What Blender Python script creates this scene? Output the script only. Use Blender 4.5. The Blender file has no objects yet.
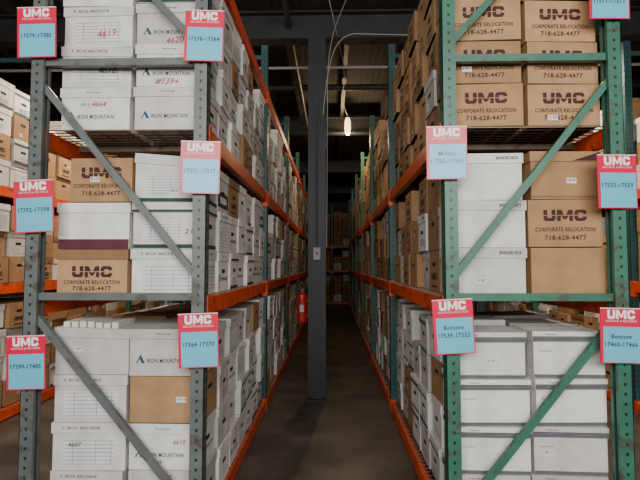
import bpy, math, random
from mathutils import Matrix, Vector
R = random.Random(7)
scene = bpy.context.scene
COLL = scene.collection

# ---------------------------------------------------------------- materials
def new_mat(name):
    m = bpy.data.materials.new(name); m.use_nodes = True
    return m, m.node_tree.nodes, m.node_tree.links, m.node_tree.nodes["Principled BSDF"]

def attr_mat(name, rough, metallic=0.0, nscale=6.0, lo=0.8, hi=1.05, dirt=None, dirt_amt=0.0, bump=0.1, bscale=60):
    m, N, L, P = new_mat(name)
    a = N.new("ShaderNodeAttribute"); a.attribute_name = "Col"
    tc = N.new("ShaderNodeTexCoord")
    n = N.new("ShaderNodeTexNoise"); n.inputs["Scale"].default_value = nscale; n.inputs["Detail"].default_value = 5
    L.new(tc.outputs["Object"], n.inputs["Vector"])
    mr = N.new("ShaderNodeMapRange"); mr.inputs["From Min"].default_value = .3; mr.inputs["From Max"].default_value = .7
    mr.inputs["To Min"].default_value = lo; mr.inputs["To Max"].default_value = hi
    L.new(n.outputs["Fac"], mr.inputs["Value"])
    mx = N.new("ShaderNodeMix"); mx.data_type = 'RGBA'; mx.blend_type = 'MULTIPLY'; mx.inputs["Factor"].default_value = 1
    L.new(a.outputs["Color"], mx.inputs["A"]); L.new(mr.outputs["Result"], mx.inputs["B"])
    out = mx.outputs["Result"]
    if dirt:
        n2 = N.new("ShaderNodeTexNoise"); n2.inputs["Scale"].default_value = 14; n2.inputs["Detail"].default_value = 8
        L.new(tc.outputs["Object"], n2.inputs["Vector"])
        r2 = N.new("ShaderNodeMapRange"); r2.inputs["From Min"].default_value = .58; r2.inputs["From Max"].default_value = .68
        r2.inputs["To Max"].default_value = dirt_amt
        L.new(n2.outputs["Fac"], r2.inputs["Value"])
        m2 = N.new("ShaderNodeMix"); m2.data_type = 'RGBA'; m2.inputs["B"].default_value = (*dirt, 1)
        L.new(r2.outputs["Result"], m2.inputs["Factor"]); L.new(out, m2.inputs["A"]); out = m2.outputs["Result"]
    L.new(out, P.inputs["Base Color"])
    b = N.new("ShaderNodeBump"); b.inputs["Strength"].default_value = bump; b.inputs["Distance"].default_value = .004
    n3 = N.new("ShaderNodeTexNoise"); n3.inputs["Scale"].default_value = bscale
    L.new(tc.outputs["Object"], n3.inputs["Vector"]); L.new(n3.outputs["Fac"], b.inputs["Height"])
    L.new(b.outputs["Normal"], P.inputs["Normal"])
    P.inputs["Roughness"].default_value = rough; P.inputs["Metallic"].default_value = metallic
    return m

M_PAPER = attr_mat("cardboard_paper", .8, bscale=14, bump=1.0, lo=.78, hi=1.05)
M_PAINT = attr_mat("painted_steel", .42, lo=.75, hi=1.1, dirt=(.07, .045, .03), dirt_amt=.7)
M_SIGN = attr_mat("laminated_print", .3, lo=.95, hi=1.02, bump=.02)
M_DARK = attr_mat("dark_steel", .55, lo=.6, hi=1.1, dirt=(.03, .025, .02), dirt_amt=.5)

def noise_mat(name, c1, c2, scale, rough, detail=8, bump=.2, wave=False):
    m, N, L, P = new_mat(name)
    tc = N.new("ShaderNodeTexCoord")
    n = N.new("ShaderNodeTexNoise"); n.inputs["Scale"].default_value = scale; n.inputs["Detail"].default_value = detail
    L.new(tc.outputs["Object"], n.inputs["Vector"])
    cr = N.new("ShaderNodeValToRGB"); cr.color_ramp.elements[0].color = (*c1, 1); cr.color_ramp.elements[1].color = (*c2, 1)
    cr.color_ramp.elements[0].position = .35; cr.color_ramp.elements[1].position = .68
    L.new(n.outputs["Fac"], cr.inputs["Fac"]); L.new(cr.outputs["Color"], P.inputs["Base Color"])
    b = N.new("ShaderNodeBump"); b.inputs["Strength"].default_value = bump; b.inputs["Distance"].default_value = .01
    if wave:
        w = N.new("ShaderNodeTexWave"); w.inputs["Scale"].default_value = 3
        L.new(tc.outputs["Object"], w.inputs["Vector"]); L.new(w.outputs["Fac"], b.inputs["Height"])
    else:
        L.new(n.outputs["Fac"], b.inputs["Height"])
    L.new(b.outputs["Normal"], P.inputs["Normal"]); P.inputs["Roughness"].default_value = rough
    return m
M_FLOOR = noise_mat("concrete_floor", (.045, .038, .031), (.13, .108, .086), 2.2, .45)
M_CEIL = noise_mat("ceiling_deck", (.018, .017, .017), (.04, .037, .035), 2, .85, wave=True, bump=.5)
M_WALL = noise_mat("masonry_wall", (.10, .08, .06), (.16, .13, .10), 1, .85)

def emit_mat(name, col, s):
    m, N, L, P = new_mat(name)
    P.inputs["Base Color"].default_value = (*col, 1)
    P.inputs["Emission Color"].default_value = (*col, 1); P.inputs["Emission Strength"].default_value = s
    return m

# ---------------------------------------------------------------- text geometry
_tc = {}
def text_geo(s, fat=0.0):
    k = (s, fat)
    if k in _tc: return _tc[k]
    cu = bpy.data.curves.new("t", 'FONT'); cu.body = s; cu.resolution_u = 2; cu.offset = fat
    if fat: cu.space_character = 1.08
    ob = bpy.data.objects.new("t", cu); COLL.objects.link(ob)
    bpy.context.view_layer.update()
    me = bpy.data.meshes.new_from_object(ob.evaluated_get(bpy.context.evaluated_depsgraph_get()))
    vs = [v.co.copy() for v in me.vertices]; fs = [tuple(p.vertices) for p in me.polygons]
    x0 = min(v.x for v in vs); x1 = max(v.x for v in vs); y0 = min(v.y for v in vs); y1 = max(v.y for v in vs)
    vs = [((v.x - (x0 + x1) / 2) / (x1 - x0), (v.y - (y0 + y1) / 2) / (y1 - y0)) for v in vs]
    bpy.data.objects.remove(ob); bpy.data.meshes.remove(me); bpy.data.curves.remove(cu)
    _tc[k] = (vs, fs, (x1 - x0) / (y1 - y0)); return _tc[k]

def block_umc():
    P = []
    def U(o):
        P.extend([[(o,.2),(o+.32,.2),(o+.32,1),(o,1)], [(o+.68,.2),(o+1,.2),(o+1,1),(o+.68,1)],
                  [(o,.2),(o+.16,0),(o+.84,0),(o+1,.2),(o+.68,.28),(o+.32,.28)]])
    def Mm(o):
        P.extend([[(o,0),(o+.3,0),(o+.3,1),(o,1)], [(o+1,0),(o+1.3,0),(o+1.3,1),(o+1,1)],
                  [(o+.55,.15),(o+.75,.15),(o+.36,1),(o,1)], [(o+.55,.15),(o+.75,.15),(o+1.3,1),(o+.94,1)]])
    def C(o):
        P.extend([[(o,.2),(o+.32,.2),(o+.32,.8),(o,.8)], [(o,.2),(o+.16,0),(o+.84,0),(o+1,.2),(o+.68,.27),(o+.32,.27)],
                  [(o,.8),(o+.32,.73),(o+.68,.73),(o+1,.8),(o+.84,1),(o+.16,1)],
                  [(o+.68,.62),(o+1,.62),(o+1,.8),(o+.68,.8)], [(o+.68,.2),(o+1,.2),(o+1,.38),(o+.68,.38)]])
    U(0); Mm(1.12); C(2.54)
    return [[(x/3.54 - .5, y - .5) for x, y in p] for p in P]
UMCP = block_umc()

# ---------------------------------------------------------------- mesh builder
class MB:
    def __init__(s):
        s.v = []; s.f = []; s.c = []; s.M = Matrix.Identity(4)
    def poly(s, pts, col):
        b = len(s.v); s.v += [s.M @ Vector(p) for p in pts]; s.f.append(tuple(range(b, b + len(pts)))); s.c.append(col)
    def box(s, x0, x1, y0, y1, z0, z1, col, top=None, T=None):
        b = len(s.v); M = s.M @ T if T is not None else s.M
        s.v += [M @ Vector(p) for p in ((x0,y0,z0),(x1,y0,z0),(x1,y1,z0),(x0,y1,z0),(x0,y0,z1),(x1,y0,z1),(x1,y1,z1),(x0,y1,z1))]
        for i, q in enumerate(((3,2,1,0),(4,5,6,7),(0,1,5,4),(1,2,6,5),(2,3,7,6),(3,0,4,7))):
            s.f.append(tuple(b + j for j in q)); s.c.append(top if (top and i == 1) else col)
    def bar(s, p, q, w, d, col, up=(0, 1, 0)):
        p = Vector(p); q = Vector(q); ax = (q - p).normalized(); n = Vector(up); sd = ax.cross(n).normalized() * w / 2; n = n.normalized() * d / 2
        b = len(s.v)
        for e in (p, q):
            for a, c in ((-1,-1),(1,-1),(1,1),(-1,1)): s.v.append(s.M @ (e + sd * a + n * c))
        for qd in ((0,1,2,3),(7,6,5,4),(0,4,5,1),(1,5,6,2),(2,6,7,3),(3,7,4,0)):
            s.f.append(tuple(b + j for j in qd)); s.c.append(col)
    def cyl(s, p, q, r0, r1, col, seg=16, caps=True):
        p = Vector(p); q = Vector(q); ax = (q - p).normalized()
        u = ax.orthogonal().normalized(); w = ax.cross(u); b = len(s.v)
        for e, r in ((p, r0), (q, r1)):
            for i in range(seg):
                a = 2 * math.pi * i / seg; s.v.append(s.M @ (e + u * r * math.cos(a) + w * r * math.sin(a)))
        for i in range(seg):
            j = (i + 1) % seg; s.f.append((b+i, b+j, b+seg+j, b+seg+i)); s.c.append(col)
        if caps:
            s.f.append(tuple(b + i for i in reversed(range(seg)))); s.c.append(col)
            s.f.append(tuple(b + seg + i for i in range(seg))); s.c.append(col)
    def rect(s, F, x, y, w, h, col, e=.0015):
        o, u, v, n = F; o = o + n * e
        s.poly([o + u*(x-w/2) + v*(y-h/2), o + u*(x+w/2) + v*(y-h/2), o + u*(x+w/2) + v*(y+h/2), o + u*(x-w/2) + v*(y+h/2)], col)
    def pts(s, F, P, col, e=.0015):
        o, u, v, n = F; s.poly([o + n*e + u*a + v*b for a, b in P], col)
    def umc(s, F, x, y, w, h, col, e=.002):
        for i, p in enumerate(UMCP): s.pts(F, [(x + a*w, y + b*h) for a, b in p], col, e + i*.00003)
    def text(s, F, txt, x, y, w, h, col, e=.0025, fat=0.0, rot=0, skew=0):
        vs, fs, asp = text_geo(txt, fat); o, u, v, n = F
        if h is None: h = w / asp
        if w is None: w = h * asp
        b = len(s.v); c_, s_ = math.cos(rot), math.sin(rot)
        for a, d in vs:
            a = a*w + d*h*skew; d *= h; A = a*c_ - d*s_ + x; D = a*s_ + d*c_ + y
            s.v.append(s.M @ (o + n*e + u*A + v*D))
        for f in fs: s.f.append(tuple(b + i for i in f)); s.c.append(col)
    def build(s, name, mat, loc=(0,0,0), parent=None, smooth=False, post=None):
        loc = Vector(loc)
        if post is not None:
            s.v = [post @ p for p in s.v]; loc = post @ loc
        me = bpy.data.meshes.new(name)
        me.from_pydata([tuple(p - loc) for p in s.v], [], s.f)
        ca = me.color_attributes.new("Col", 'FLOAT_COLOR', 'CORNER')
        arr = []
        for f, c in zip(s.f, s.c):
            arr += [c[0], c[1], c[2], 1.0] * len(f)
        ca.data.foreach_set("color", arr)
        me.materials.append(mat)
        if smooth:
            for p in me.polygons: p.use_smooth = True
        ob = bpy.data.objects.new(name, me); ob.location = loc; COLL.objects.link(ob)
        if parent: ob.parent = parent
        return ob

# ---------------------------------------------------------------- box styles
WH = (.79, .77, .73); WH2 = (.62, .60, .56); BR = (.38, .215, .10); BR2 = (.46, .27, .13); BRD = (.27, .145, .065)
DG = (.02, .06, .05); BK = (.02, .02, .025); UM = (.06, .014, .018); NAVY = (.03, .07, .12); RED = (.45, .06, .08)

def vary(c, a=.08):
    k = 1 + R.uniform(-a, a); return tuple(min(1, x * k) for x in c)

def stadium(cx, cy, w, h):
    P = []
    for i in range(7):
        a = -math.pi/2 + math.pi*i/6; P.append((cx + w/2 - h/2 + h/2*math.cos(a), cy + h/2*math.sin(a)))
    for i in range(7):
        a = math.pi/2 + math.pi*i/6; P.append((cx - w/2 + h/2 + h/2*math.cos(a), cy + h/2*math.sin(a)))
    return P

def form(mb, F, x, y, w, h):
    mb.rect(F, x, y, w, h, (.75, .75, .74), .0018)
    for i in range(7):
        mb.rect(F, x, y - h/2 + h*(i+.5)/7, w*.94, .0024, (.2, .2, .22), .0028)
    for i in (-.3, 0.12, .4): mb.rect(F, x + w*i, y, .0022, h*.85, (.2, .2, .22), .0028)

def crate(mb, cx, cy, z, L, W, H, style, sides=(), front=False, rot=0.0, scr=None, tilt=0.0, papers=False):
    """one storage box; origin bottom centre. sides: +1/-1 for printed x ends"""
    mb.M = Matrix.Translation((cx, cy, z)) @ Matrix.Rotation(rot, 4, 'Z')
    brown = style in ('umc', 'brown', 'umc_lid', 'brown_staples', 'brown_lid')
    lid = style not in ('umc', 'brown')
    base = vary(R.choice((BR, BR2, BR)) if brown else R.choice((WH, WH, WH2)), .12)
    lidc = vary(base, .1)
    if style == 'umc_lid': lidc = vary(BRD, .1)
    l, w = L/2, W/2
    lh = .058 if lid else 0
    if lid:
        l -= .007; w -= .007
        mb.box(-l, l, -w, w, 0, H - .01, base)
        T = Matrix.Translation((0, 0, H - lh)) @ Matrix.Rotation(tilt, 4, 'Y') @ Matrix.Translation((0, 0, abs(tilt)*.19 - (H - lh)))
        mb.box(-L/2, L/2, -W/2, W/2, H - lh, H - .003, lidc, T=T)
        if papers:
            for i in range(7):
                px = -l + .03 + i*.045
                mb.box(px, px + .035, -w + .02, w - .03, H - .05, H + .012 + R.uniform(0, .02), (.7, .69, .62), T=Matrix.Translation((0,0,abs(tilt)*.3)))
    else:
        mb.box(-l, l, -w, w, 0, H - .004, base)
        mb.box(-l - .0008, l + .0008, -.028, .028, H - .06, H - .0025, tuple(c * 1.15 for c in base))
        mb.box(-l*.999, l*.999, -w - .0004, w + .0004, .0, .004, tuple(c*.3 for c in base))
    X, Y, Z = Vector((1,0,0)), Vector((0,1,0)), Vector((0,0,1))
    frames = []
    for s_ in sides:
        frames.append((Vector((s_*l, 0, 0)), Y * s_, Z, X * s_, W, False))
    if front: frames.append((Vector((0, -w, 0)), X, Z, -Y, L, True))
    for o, u, v, n, fw, isf in frames:
        F = (o, u, v, n); FL = (o + n * .007, u, v, n) if lid else F
        hb = H - lh
        lidmarks = abs(tilt) < .001
        if not isf:
            mb.pts(F, stadium(0, hb*.66, .085, .026), (.012, .010, .008))
        if style in ('umc', 'umc_lid'):
            if isf:
                mb.umc(F, 0, hb*.66, .23, .062, UM)
                mb.rect(F, 0, hb*.66, .235, .004, base, .0026)
                mb.text(F, "CORPORATE RELOCATION", 0, hb*.37, .32, .023, UM, fat=.014)
                mb.text(F, "718-628-4477", 0, hb*.2, .22, .026, UM, fat=.014)
            else:
                mb.umc(F, 0, hb*.36, .14, .04, UM)
                mb.rect(F, 0, hb*.13, .15, .012, UM)
        elif style == 'im':
            x0 = -.165 if isf else -.13
            mb.pts(F, [(x0, hb*.34), (x0 + .05, hb*.34), (x0 + .025, hb*.58)], NAVY)
            mb.pts(F, [(x0 + .008, hb*.34), (x0 + .032, hb*.34), (x0 + .02, hb*.46)], base, .003)
            mb.text(F, "IRON MOUNTAIN", x0 + .165 if isf else x0 + .15, hb*.41, .21 if isf else .17, .024, NAVY, fat=.014)
            if lidmarks: mb.text(FL, "File Storage", -.01, H - lh*.5, .08, .012, NAVY)
        elif style == 'bb':
            if lidmarks: mb.rect(FL, 0, H - lh + .009, fw*.995, .014, DG)
            mb.rect(F, 0, .014, fw*.96, .022, DG)
            if isf: form(mb, F, -.03, hb*.5, fw*.55, hb*.55)
            else: form(mb, F, 0, hb*.28, .15, .06)
        elif style == 'bbox':
            if lidmarks: mb.text(FL, "BANKERS BOX", fw*.28, H - lh*.5, fw*.3, .018, BK, fat=.02)
            if not isf: mb.rect(F, 0, hb*.3, .14, .05, (.5, .5, .5))
        elif style == 'form':
            if lidmarks: mb.text(FL, "F. BOX ARCHIVE", fw*-.1, H - lh*.5, fw*.5, .016, BK)
            form(mb, F, 0, hb*.48, fw*.72, hb*.72)
        elif style == 'staples':
            if lidmarks:
                mb.rect(FL, 0, H - lh + .016, fw*.995, .028, (.20, .21, .235), .002)
                for i in range(4): mb.rect(FL, 0, H - lh + .005 + i*.007, fw*.995, .003, (.05, .052, .06), .003)
                mb.text(FL, "Staples", fw*-.25, H - .018, .06, .014, (.3, .1, .1), e=.004)
            mb.rect(F, 0, .012, fw*.96, .02, (.13, .135, .15), .002)
            mb.text(F, "FILE BOX", fw*-.32, hb*.75, .07, .01, (.2, .2, .2))
        elif style == 'maroon':
            mb.rect(F, 0, .028, fw*.96, .056, (.10, .02, .035))
        elif style == 'brown_staples':
            mb.pts(FL, [(fw*.1, H-lh+.003), (fw*.497, H-lh+.003), (fw*.497, H-.006)], UM)
            mb.rect(F, 0, .014, fw*.96, .012, BRD)
        elif style == 'green':
            mb.rect(F, 0, hb*.42, fw*.96, hb*.5, DG)
            mb.rect(F, 0, hb*.42, fw*.6, hb*.22, (.7, .7, .68), .003)
        elif style == 'label':
            mb.rect(F, R.uniform(-.03, .03), hb*.33, .11, .06, (.85, .85, .82))
            for i in range(3): mb.rect(F, 0, hb*.33 + (i-1)*.016, .08, .003, BK, .003)
        if R.random() < .4:
            sx, sy = R.uniform(-.3, .3)*fw, hb*R.uniform(.15, .8)
            mb.rect(F, sx, sy, .055, .03, (.82, .82, .78), .0034)
            for i in range(6): mb.rect(F, sx - .02 + i*.008, sy + .003, R.choice((.002, .004)), .016, BK, .0042)
        if scr and isf:
            for (t, x, y, wd, c) in scr: mb.text(F, t, x, y, wd, None, c, e=.0048, rot=R.uniform(-.05, .1), skew=.3)
    mb.M = Matrix.Identity(4)

# ---------------------------------------------------------------- rack geometry
D = 2.6; BAY = 2.44
GREY = (.12, .135, .13); GREEN = (.04, .155, .105); TEAL = (.025, .095, .095); ORANGE = (.80, .085, .014)

def upright(mb, xa, xb, y, col, H, flip=False, upper=True):
    for x, inn in ((xa, 1), (xb, -1)):
        w = .036
        mb.box(x - w, x + w, y - .036, y - .033, .01, H, col)
        mb.box(x - w, x + w, y + .033, y + .036, .01, H, col)
        ox = x - inn * w
        mb.box(min(ox, ox + inn*.003), max(ox, ox + inn*.003), y - .036, y + .036, .01, H, col)
        ix = x + inn * w
        for s_ in (-1, 1):
            mb.box(min(ix, ix - inn*.003), max(ix, ix - inn*.003), min(y + s_*.033, y + s_*.014), max(y + s_*.033, y + s_*.014), .01, H, col)
        mb.box(x - .07, x + .07, y - .06, y + .06, 0, .01, col)
        z = .12
        dk = tuple(c * .12 for c in col)
        Ff = (Vector((x, y - .036, 0)), Vector((1,0,0)), Vector((0,0,1)), Vector((0,-1,0)))
        Fs = (Vector((ox, y, 0)), Vector((0, -inn, 0)), Vector((0,0,1)), Vector((-inn,0,0)))
        while z < H - .05:
            mb.pts(Ff, [(-.005, z-.008), (.005, z-.008), (.008, z+.008), (-.008, z+.008)], dk, .0008)
            for dx in (-.018, .018):
                mb.pts(Fs, [(dx-.004, z-.01), (dx+.004, z-.01), (dx+.008, z+.01), (dx-.008, z+.01)], dk, .0008)
            z += .0508
    def hb(z):
        mb.box(xa + .03, xb - .03, y - .018, y - .015, z - .02, z + .02, col)
        mb.box(xa + .03, xb - .03, y - .015, y + .015, z + .017, z + .02, col)
        mb.box(xa + .03, xb - .03, y - .015, y + .015, z - .02, z - .017, col)
    for z in (.14, 1.33, 2.63, H - .12): hb(z)
    a, b = (xa + .02, xb - .02) if not flip else (xb - .02, xa + .02)
    for z0, z1 in ((1.22, .18), (2.50, 1.44)):
        mb.bar((a, y, z0), (b, y, z1), .036, .03, col)
    if upper: mb.bar((b, y, 2.72), (a, y, H - .2), .036, .03, col)

def rack(xa, xb, y0, bays, levels, H, cols, beamc=ORANGE, flip=False, topbeam=None, post=None):
    mb = MB()
    for i in range(bays + 1):
        upright(mb, xa, xb, y0 + i*BAY, cols[min(i, len(cols)-1)], H, flip)
    lv = list(levels) + ([topbeam] if topbeam else [])
    for z in lv:
        for i in range(bays):
            ya, yb = y0 + i*BAY + .037, y0 + (i+1)*BAY - .037
            for x, s_ in ((xa, 1), (xb, -1)):
                c = vary(beamc, .15)
                ox = x - s_*.036
                mb.box(min(ox, ox + s_*.045), max(ox, ox + s_*.045), ya, yb, z - .105, z - .008, c)
                for ye in (ya, yb - .004):
                    mb.box(min(ox - s_*.004, ox + s_*.05), max(ox - s_*.004, ox + s_*.05), ye - .02, ye + .024, z - .15, z + .01, c)
            if z != topbeam:
                wc = (.22, .14, .085)
                y = ya + .02
                while y < yb:
                    mb.box(xa - .03, xb + .03, y - .003, y + .003, z - .008, z - .002, wc); y += .06
                for j in range(7):
                    x = xa + (xb - xa)*j/6
                    mb.box(x - .003, x + .003, ya, yb, z - .014, z - .008, wc)
                for j in range(3):
                    yy = ya + (yb - ya)*(j + .5)/3
                    mb.box(xa + .01, xb - .01, yy - .03, yy + .03, z - .045, z - .014, (.22, .16, .11))
    return mb.build("pallet_rack", M_PAINT, loc=((xa+xb)/2, y0, 0), post=post)

LV = (.12, 1.33, 2.27)
rack(-1.63, -.717, D, 6, LV, 3.85, [GREY, TEAL, TEAL, GREEN], topbeam=3.36)
rack(.636, 1.52, D, 6, LV, 3.85, [GREEN, TEAL, GREEN], flip=True)

# box masses -------------------------------------------------------------
def styles_left(lv, col, bay, row):
    r = R.random()
    if bay >= 3: return R.choice(('brown', 'umc', 'label', 'bb', 'brown', 'umc_lid'))
    if lv == 2: return R.choice(('im', 'bb', 'bbox', 'label', 'im', 'form')) if r < .93 else 'umc'
    if lv == 1: return R.choice(('bb', 'green', 'label', 'form', 'bb', 'im')) if r < .93 else 'umc_lid'
    return R.choice(('bb', 'label', 'form', 'im', 'bbox')) if r < .93 else 'brown'
def styles_right(lv, col, bay, row):
    r = R.random()
    if lv == 2: return R.choice(('umc', 'umc', 'brown')) if r < .97 else 'label'
    if lv == 1:
        if bay == 0 and row < 2: return R.choice(('label', 'bb', 'bbox')) if r < .5 else R.choice(('umc', 'brown'))
        return R.choice(('umc', 'brown', 'umc_lid')) if r < .85 else R.choice(('label', 'bb'))
    return R.choice(('staples', 'label', 'bb', 'bbox')) if r < (.85 if bay == 0 else .5) else 'brown'

def fill(xc, L, outer_x, y0, bays, lv, z, rows, pitch, sf, skip_front, side_in, post=None, outer_rows=None):
    mb = MB()
    for c, x in enumerate((xc, outer_x)):
        sd = side_in if c == 0 else -side_in
        for b in range(bays):
            for k in range(7):
                if skip_front and b == 0 and k == 0: continue
                y = y0 + b*BAY + .05 + .167 + k*.334
                n = rows
                if c == 1 and b == 0 and outer_rows: n = outer_rows
                elif b > 0 or k > 2: n = rows - R.choice((0, 0, 0, 1))
                zz = z
                for r in range(n):
                    st = sf(lv, c, b, r); h = pitch + R.uniform(-.014, .004)
                    top = r == n - 1
                    crate(mb, x + R.uniform(-.022, .018), y + R.uniform(-.003, .003), zz, L, R.uniform(.29, .314), h, st, sides=(sd,), rot=R.uniform(-.04, .04),
                          tilt=R.uniform(-.05, .05) if top and R.random() < .4 else 0)
                    zz += h
    return mb.build("stacked_storage_boxes", M_PAPER, loc=(xc, y0 + 1, z), post=post)

ROWS_L = ((4, .260), (3, .264), (4, .247)); ROWS_R = ((4, .260), (3, .270), (5, .247))
for lv in range(3):
    fill(-.915, .42, -1.345, D, 6, lv, LV[lv], ROWS_L[lv][0], ROWS_L[lv][1], styles_left, True, +1, outer_rows=2 if lv == 1 else None)
    fill(.865, .41, 1.285, D, 6, lv, LV[lv], ROWS_R[lv][0], ROWS_R[lv][1], styles_right, True, -1)

# front boxes, individually ------------------------------------------------
def front_box(x, z, L, H, style, sd, scr=None, rot=0.0, dy=0.0, tilt=0.0, papers=False):
    mb = MB(); y = D + .05 + .167 + dy
    crate(mb, x, y, z, L, .314, H, style, sides=(sd,), front=True, rot=rot, scr=scr, tilt=tilt, papers=papers)
    nm = "cardboard_box" if style in ('umc', 'brown', 'umc_lid', 'brown_staples', 'brown_lid') else "archive_box"
    mb.build(nm, M_PAPER, loc=(x, y, z))
def col(x, lv, L, sd, P, items, tilt=0.0, papers=False):
    z = LV[lv]
    for i, it in enumerate(items):
        st = it[0]; scr = it[1] if len(it) > 1 else None
        ln, dx = (it[2] if len(it) > 2 else (L, 0)); h = P + R.uniform(-.008, .003); top = i == len(items) - 1
        front_box(x + dx + R.uniform(-.008, .008), z, ln - R.uniform(0, .02), h, st, sd, scr, rot=R.uniform(-.05, .05), dy=R.uniform(-.006, .006),
                  tilt=tilt if top else 0, papers=papers and top); z += h
col(-1.345, 0, .42, -1, .258, [('form',), ('form', [("4607", -.08, .14, .07, BK)]), ('form',), ('bbox',)], papers=True, tilt=.03)
col(-.915, 0, .42, 1, .258, [('im',), ('im', [("4610", .08, .15, .07, RED)]), ('brown',), ('im', [("41", .14, .05, .03, BK)])])
col(-1.345, 1, .42, -1, .262, [('umc_lid',), ('maroon',), ('umc', None, (.36, .04))])
col(-.915, 1, .42, 1, .262, [('form',), ('bb', [("2 1 3", .13, .1, .07, BK)]), ('bb', [("1192", .12, .1, .06, BK)])], tilt=.07)
col(-1.345, 2, .42, -1, .245, [('im', [("4664", .02, .15, .08, RED)]), ('form', [("4610", .06, .1, .10, BK)]), ('form', [("4619", .05, .08, .11, RED)]), ('im',)])
col(-.915, 2, .42, 1, .245, [('im',), ('im', [("#139+", -.02, .03, .13, RED)]), ('im', [("4620", .02, .03, .10, RED)]), ('bb',)])
col(1.285, 0, .41, 1, .258, [('staples',)]*4)
col(.865, 0, .41, -1, .258, [('staples',)]*4)
col(1.285, 1, .41, 1, .268, [('brown',), ('umc',), ('brown_staples',)])
col(.865, 1, .41, -1, .268, [('bbox',), ('bbox',), ('bbox',)])
col(1.285, 2, .41, 1, .245, [('umc',)]*5)
col(.865, 2, .41, -1, .245, [('umc',)]*5)

# neighbouring racks ---------------------------------------------------------
def styles_mix(lv, c, b, r): return R.choice(('umc', 'brown', 'label', 'bb', 'umc_lid', 'brown', 'form', 'brown'))
for xa, xb, xi, xo, sd in ((-4.1, -3.19, -3.39, -3.82, 1), (3.1, 4.0, 3.33, 3.76, -1)):
    rack(xa, xb, D, 6, LV, 3.85, [GREEN, TEAL, GREEN], flip=(sd < 0))
    for lv in range(3):
        fill(xi, .41, xo, D, 6, lv, LV[lv], (4, 3, 4)[lv], .255, styles_mix, False, sd)
post = Matrix.Translation((2.44, 18.9, 0)) @ Matrix.Rotation(math.radians(90), 4, 'Z')
rack(-.45, .45, 0, 2, LV, 3.85, [GREEN, TEAL, GREEN], post=post)
for lv in range(3):
    fill(-.24, .41, .2, 0, 2, lv, LV[lv], (4, 3, 5)[lv], .255, lambda *a: R.choice(('umc', 'brown', 'umc_lid', 'label')), False, -1, post=post)

# ---------------------------------------------------------------- signs
PK = (.70, .012, .06); BL = (.14, .50, .68)
def sign(x, z, lines, tilt):
    mb = MB(); y = D - .062
    mb.M = Matrix.Translation((x, y, z)) @ Matrix.Rotation(math.radians(tilt), 4, 'Y') @ Matrix.Rotation(math.radians(R.uniform(-4, 4)), 4, 'Z')
    w, h = .212, .285
    mb.box(-w/2, w/2, -.002, .002, -h/2, h/2, PK)
    mb.box(-.03, .03, .002, .022, .02, .08, (.05, .05, .05))
    F = (Vector((0, -.002, 0)), Vector((1,0,0)), Vector((0,0,1)), Vector((0,-1,0)))
    mb.rect(F, .004, -.046, w*.9, h*.64, BL)
    mb.rect(F, 0, h/2 - .003, w, .005, (.8, .7, .72), .001)
    mb.umc(F, 0, h/2 - .034, .14, .046, (.95, .93, .93))
    mb.text(F, "ARCHIVE & RECORDS", 0, h/2 - .068, .16, .011, (.85, .7, .75))
    if len(lines) == 2:
        mb.text(F, lines[0], 0, -.005, None, .023, (.02, .04, .07), fat=.016); mb.text(F, lines[1], 0, -.045, .165, .024, (.02, .04, .07), fat=.016)
    else:
        mb.text(F, lines[0], 0, -.02, .165, .024, (.02, .04, .07), fat=.016)
    mb.M = Matrix.Identity(4)
    mb.build("location_sign", M_SIGN, loc=(x, y, z))
for x, z, l, t in ((-1.622, 2.78, ["17379-17385"], -2), (-.694, 2.749, ["17378-17384"], 1), (-.707, 2.025, ["17371-17377"], 1),
                   (-1.608, 1.818, ["17392-17398"], -3), (-1.624, .984, ["17399-17405"], -2), (-.704, 1.104, ["17364-17370"], -2),
                   (.610, 2.097, ["Middle", "17525-17531"], 0), (1.487, 2.956, ["Top", "17511-17517"], 1), (1.497, 1.939, ["17553-17559"], 0),
                   (.633, 1.181, ["Bottom", "17539-17552"], -3), (1.491, 1.137, ["Bottom", "17460-17466"], 1)):
    sign(x, z, l, t)

# ---------------------------------------------------------------- room shell
def plain(name, x0, x1, y0, y1, z0, z1, mat):
    mb = MB(); mb.box(x0, x1, y0, y1, z0, z1, (.5, .5, .5)); return mb.build(name, mat)
CZ = 4.75
plain("floor", -9, 9, -7, 21, -.1, 0, M_FLOOR)
plain("ceiling", -9, 9, -7, 21, CZ, CZ + .1, M_CEIL)
plain("wall_left", -9.2, -9, -7, 21, 0, CZ, M_WALL)
plain("wall_right", 9, 9.2, -7, 21, 0, CZ, M_WALL)
plain("wall_back", -9, 9, 21, 21.2, 0, CZ, M_WALL)
mb = MB(); DK = (.022, .022, .025)
for y in (5.5, 9.5, 13.5, 17.5):
    mb.box(-9, 9, y - .09, y + .09, 4.12, 4.14, DK); mb.box(-9, 9, y - .09, y + .09, 4.43, 4.45, DK); mb.box(-9, 9, y - .01, y + .01, 4.14, 4.43, DK)
x = -8.6
while x < 9:
    mb.box(x - .03, x + .03, -7, 21, 4.45, CZ - .002, (.03, .028, .027)); x += .8
mb.build("ceiling_beams", M_DARK)

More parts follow.
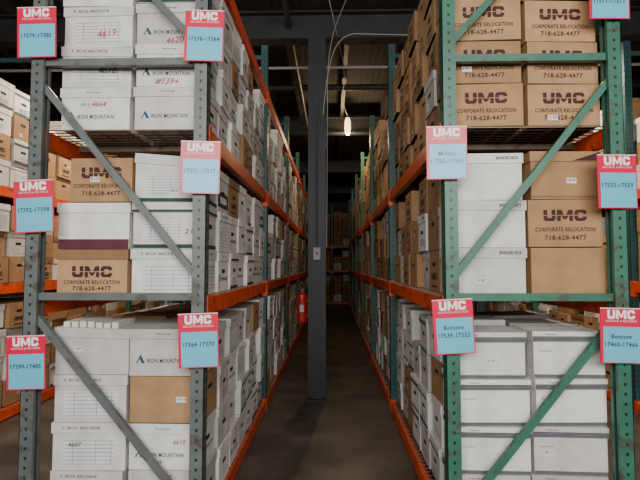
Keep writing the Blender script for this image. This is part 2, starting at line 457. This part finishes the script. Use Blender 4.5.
# steel column in the aisle
mb = MB(); CX, CY = -.17, 5.5; CC = (.016, .019, .026)
mb.box(CX-.1, CX+.1, CY-.1, CY-.085, .02, 4.12, CC); mb.box(CX-.1, CX+.1, CY+.085, CY+.1, .02, 4.12, CC)
mb.box(CX-.006, CX+.006, CY-.085, CY+.085, .02, 4.12, CC); mb.box(CX-.1, CX+.1, CY-.16, CY+.16, 0, .02, CC)
for sx in (-1, 1):
    for sy in (-1, 1): mb.cyl((CX+sx*.075, CY+sy*.13, .02), (CX+sx*.075, CY+sy*.13, .05), .014, .014, CC, 6)
mb.build("steel_column", M_DARK, loc=(CX, CY, 0))
mb = MB()
mb.box(CX-.04, CX+.04, CY-.14, CY-.1, 1.56, 1.70, (.25, .26, .26)); mb.box(CX-.03, CX+.03, CY-.143, CY-.14, 1.575, 1.685, (.35, .35, .35))
mb.box(CX-.01, CX+.01, CY-.147, CY-.143, 1.615, 1.645, (.03, .03, .03)); mb.cyl((CX, CY-.115, 1.70), (CX, CY-.115, 4.1), .011, .011, (.06, .065, .07), 8)
mb.build("electrical_switch_box", M_DARK, loc=(CX, CY-.12, 1.6))

# fire extinguisher hung on the column flange
mb = MB(); ex, ey = CX - .166, CY - .09; RD = (.38, .012, .012)
prof = [(.0, .86), (.05, .862), (.056, .875), (.056, 1.14), (.05, 1.17), (.03, 1.195), (.018, 1.2), (.018, 1.22)]
for (r0, z0), (r1, z1) in zip(prof, prof[1:]):
    mb.cyl((ex, ey, z0), (ex, ey, z1), max(r0, .001), r1, RD, 20, caps=False)
mb.box(ex-.018, ex+.018, ey-.018, ey+.018, 1.22, 1.25, (.05,.05,.05))
mb.bar((ex, ey-.01, 1.24), (ex, ey-.10, 1.26), .02, .008, (.04,.04,.04), up=(0,0,1)); mb.bar((ex, ey-.01, 1.255), (ex, ey-.09, 1.30), .02, .008, (.04,.04,.04), up=(0,0,1))
prev = Vector((ex-.018, ey, 1.235))
for i in range(1, 9):
    t = i/8; p = Vector((ex - .018 - .055*math.sin(t*math.pi*.9), ey - .02*t, 1.235 - .26*t)); mb.cyl(prev, p, .008, .008, (.02,.02,.02), 8); prev = p
mb.pts((Vector((ex, ey-.057, 1.02)), Vector((1,0,0)), Vector((0,0,1)), Vector((0,-1,0))), [(-.022,-.04),(.022,-.04),(.022,.04),(-.022,.04)], (.4,.4,.37))
for zz in (.92, 1.09): mb.box(ex+.045, CX-.1, ey-.008, ey+.008, zz, zz+.02, (.1,.1,.1))
mb.build("fire_extinguisher", M_SIGN, loc=(ex, ey, .86))

# pendant lamp
def pendant(x, y, z):
    root = bpy.data.objects.new("pendant_lamp", None); root.location = (x, y, z); COLL.objects.link(root)
    mb = MB(); mb.cyl((0,0,.1), (0,0,CZ - z - .31), .006, .006, (.1,.1,.1), 8); mb.cyl((0,0,.05), (0,0,.13), .04, .03, (.1,.1,.1))
    mb.build("cord_and_socket", M_DARK, parent=root)
    mb = MB()
    pr = [(.03,.05),(.045,.02),(.06,-.06),(.062,-.16),(.054,-.24),(.03,-.29),(.001,-.3)]
    for (r0,z0),(r1,z1) in zip(pr, pr[1:]): mb.cyl((0,0,z0),(0,0,z1), r0, r1, (1,1,1), 20, caps=False)
    mb.build("bulb", emit_mat("warm_bulb", (1, .66, .30), 4), parent=root, smooth=True)
    li = bpy.data.lights.new("lamp", 'POINT'); li.energy = 60; li.color = (1, .72, .42); li.shadow_soft_size = .08
    lo = bpy.data.objects.new("lamp_light", li); lo.location = (0, 0, -.42); lo.parent = root; COLL.objects.link(lo)
pendant(.31, 9.3, 4.34)

def cable(name, pts, r, c):
    cu = bpy.data.curves.new(name, 'CURVE'); cu.dimensions = '3D'; cu.bevel_depth = r; cu.bevel_resolution = 2
    sp = cu.splines.new('NURBS'); sp.points.add(len(pts)-1); sp.use_endpoint_u = True; sp.order_u = 3
    for p, q in zip(sp.points, pts): p.co = (*q, 1)
    m, N, L, P = new_mat(name + "_plastic"); P.inputs["Roughness"].default_value = .5
    n = N.new("ShaderNodeTexNoise"); n.inputs["Scale"].default_value = 8
    cr = N.new("ShaderNodeValToRGB"); cr.color_ramp.elements[0].color = (*[x*.8 for x in c], 1); cr.color_ramp.elements[1].color = (*c, 1)
    L.new(n.outputs["Fac"], cr.inputs["Fac"]); L.new(cr.outputs["Color"], P.inputs["Base Color"])
    cu.materials.append(m); o = bpy.data.objects.new(name, cu); COLL.objects.link(o)
cable("ceiling_cable", [(-.1, 4.6, 4.45), (.05, 5.2, 4.1), (.2, 6.5, 4.1), (.15, 8, 4.3), (.31, 9.3, 4.42)], .005, (.4, .4, .39))
cable("ceiling_cable", [(.35, 4.4, 4.45), (.1, 5.0, 4.25), (-.05, 5.35, 3.9), (-.05, 5.38, 3.0), (-.06, 5.38, 1.7)], .005, (.3, .3, .3))
cable("ceiling_cable", [(-.1, 5.38, 3.2), (-.06, 5.35, 3.7), (.1, 5.3, 4.12), (.5, 5.3, 4.1), (1.3, 5.35, 4.1)], .0045, (.4, .4, .38))
cable("ceiling_conduit", [(-9, 6.2, 4.1), (0, 6.2, 4.1), (9, 6.2, 4.1)], .02, (.3, .29, .27))
cable("ceiling_conduit", [(-9, 7.6, 4.36), (0, 7.6, 4.36), (9, 7.6, 4.36)], .05, (.05, .05, .05))
cable("ceiling_conduit", [(-.5, -7, 4.3), (-.5, 5, 4.3), (-.5, 18, 4.3)], .035, (.05, .05, .05))

def strip(x, y, e, lit=5):
    root = bpy.data.objects.new("fluorescent_light", None); root.location = (x, y, 3.93); COLL.objects.link(root)
    mb = MB(); mb.box(-.08, .08, -.62, .62, .03, .1, (.5,.5,.5)); mb.box(-.005,.005,-.4,-.39,.1,.18,(.2,.2,.2)); mb.box(-.005,.005,.39,.4,.1,.18,(.2,.2,.2)); mb.build("housing", M_DARK, parent=root)
    mb = MB(); 
    for dx in (-.04, .04): mb.cyl((dx,-.6,.01),(dx,.6,.01),.018,.018,(1,1,1),12)
    mb.build("tubes", emit_mat("tube_glow", (1,.9,.72), lit), parent=root)
    li = bpy.data.lights.new("strip", 'AREA'); li.shape = 'RECTANGLE'; li.size = .2; li.size_y = 1.2; li.energy = e; li.color = (1,.86,.66)
    lo = bpy.data.objects.new("strip_light", li); lo.location = (0,0,-.03); lo.parent = root; COLL.objects.link(lo)
for x in (-2.4, 2.3):
    for y in (5.5, 13.5): strip(x, y, 80 if y < 10 else 60)
strip(-6, 9.5, 60); strip(6, 9.5, 60)

def area(name, loc, rot, sx, sy, e, c):
    li = bpy.data.lights.new(name, 'AREA'); li.shape = 'RECTANGLE'; li.size = sx; li.size_y = sy; li.energy = e; li.color = c
    o = bpy.data.objects.new(name, li); o.location = loc; o.rotation_euler = rot; COLL.objects.link(o)
area("rear_fill_light", (.2, -2.2, 3.0), (math.radians(76), 0, 0), 5.5, 1.8, 400, (1, .98, .94))  # unseen fill added above and behind the camera, stands in for daylight
w = bpy.data.worlds.new("w"); scene.world = w; w.use_nodes = True
w.node_tree.nodes["Background"].inputs["Color"].default_value = (.95, .97, 1, 1); w.node_tree.nodes["Background"].inputs["Strength"].default_value = .4

cam = bpy.data.cameras.new("camera"); cam.lens = 27; cam.sensor_width = 36; cam.clip_start = .05
co = bpy.data.objects.new("camera", cam); co.location = (0, 0, 1.5); co.rotation_euler = (math.radians(93), 0, math.radians(1.43)); COLL.objects.link(co)
scene.camera = co
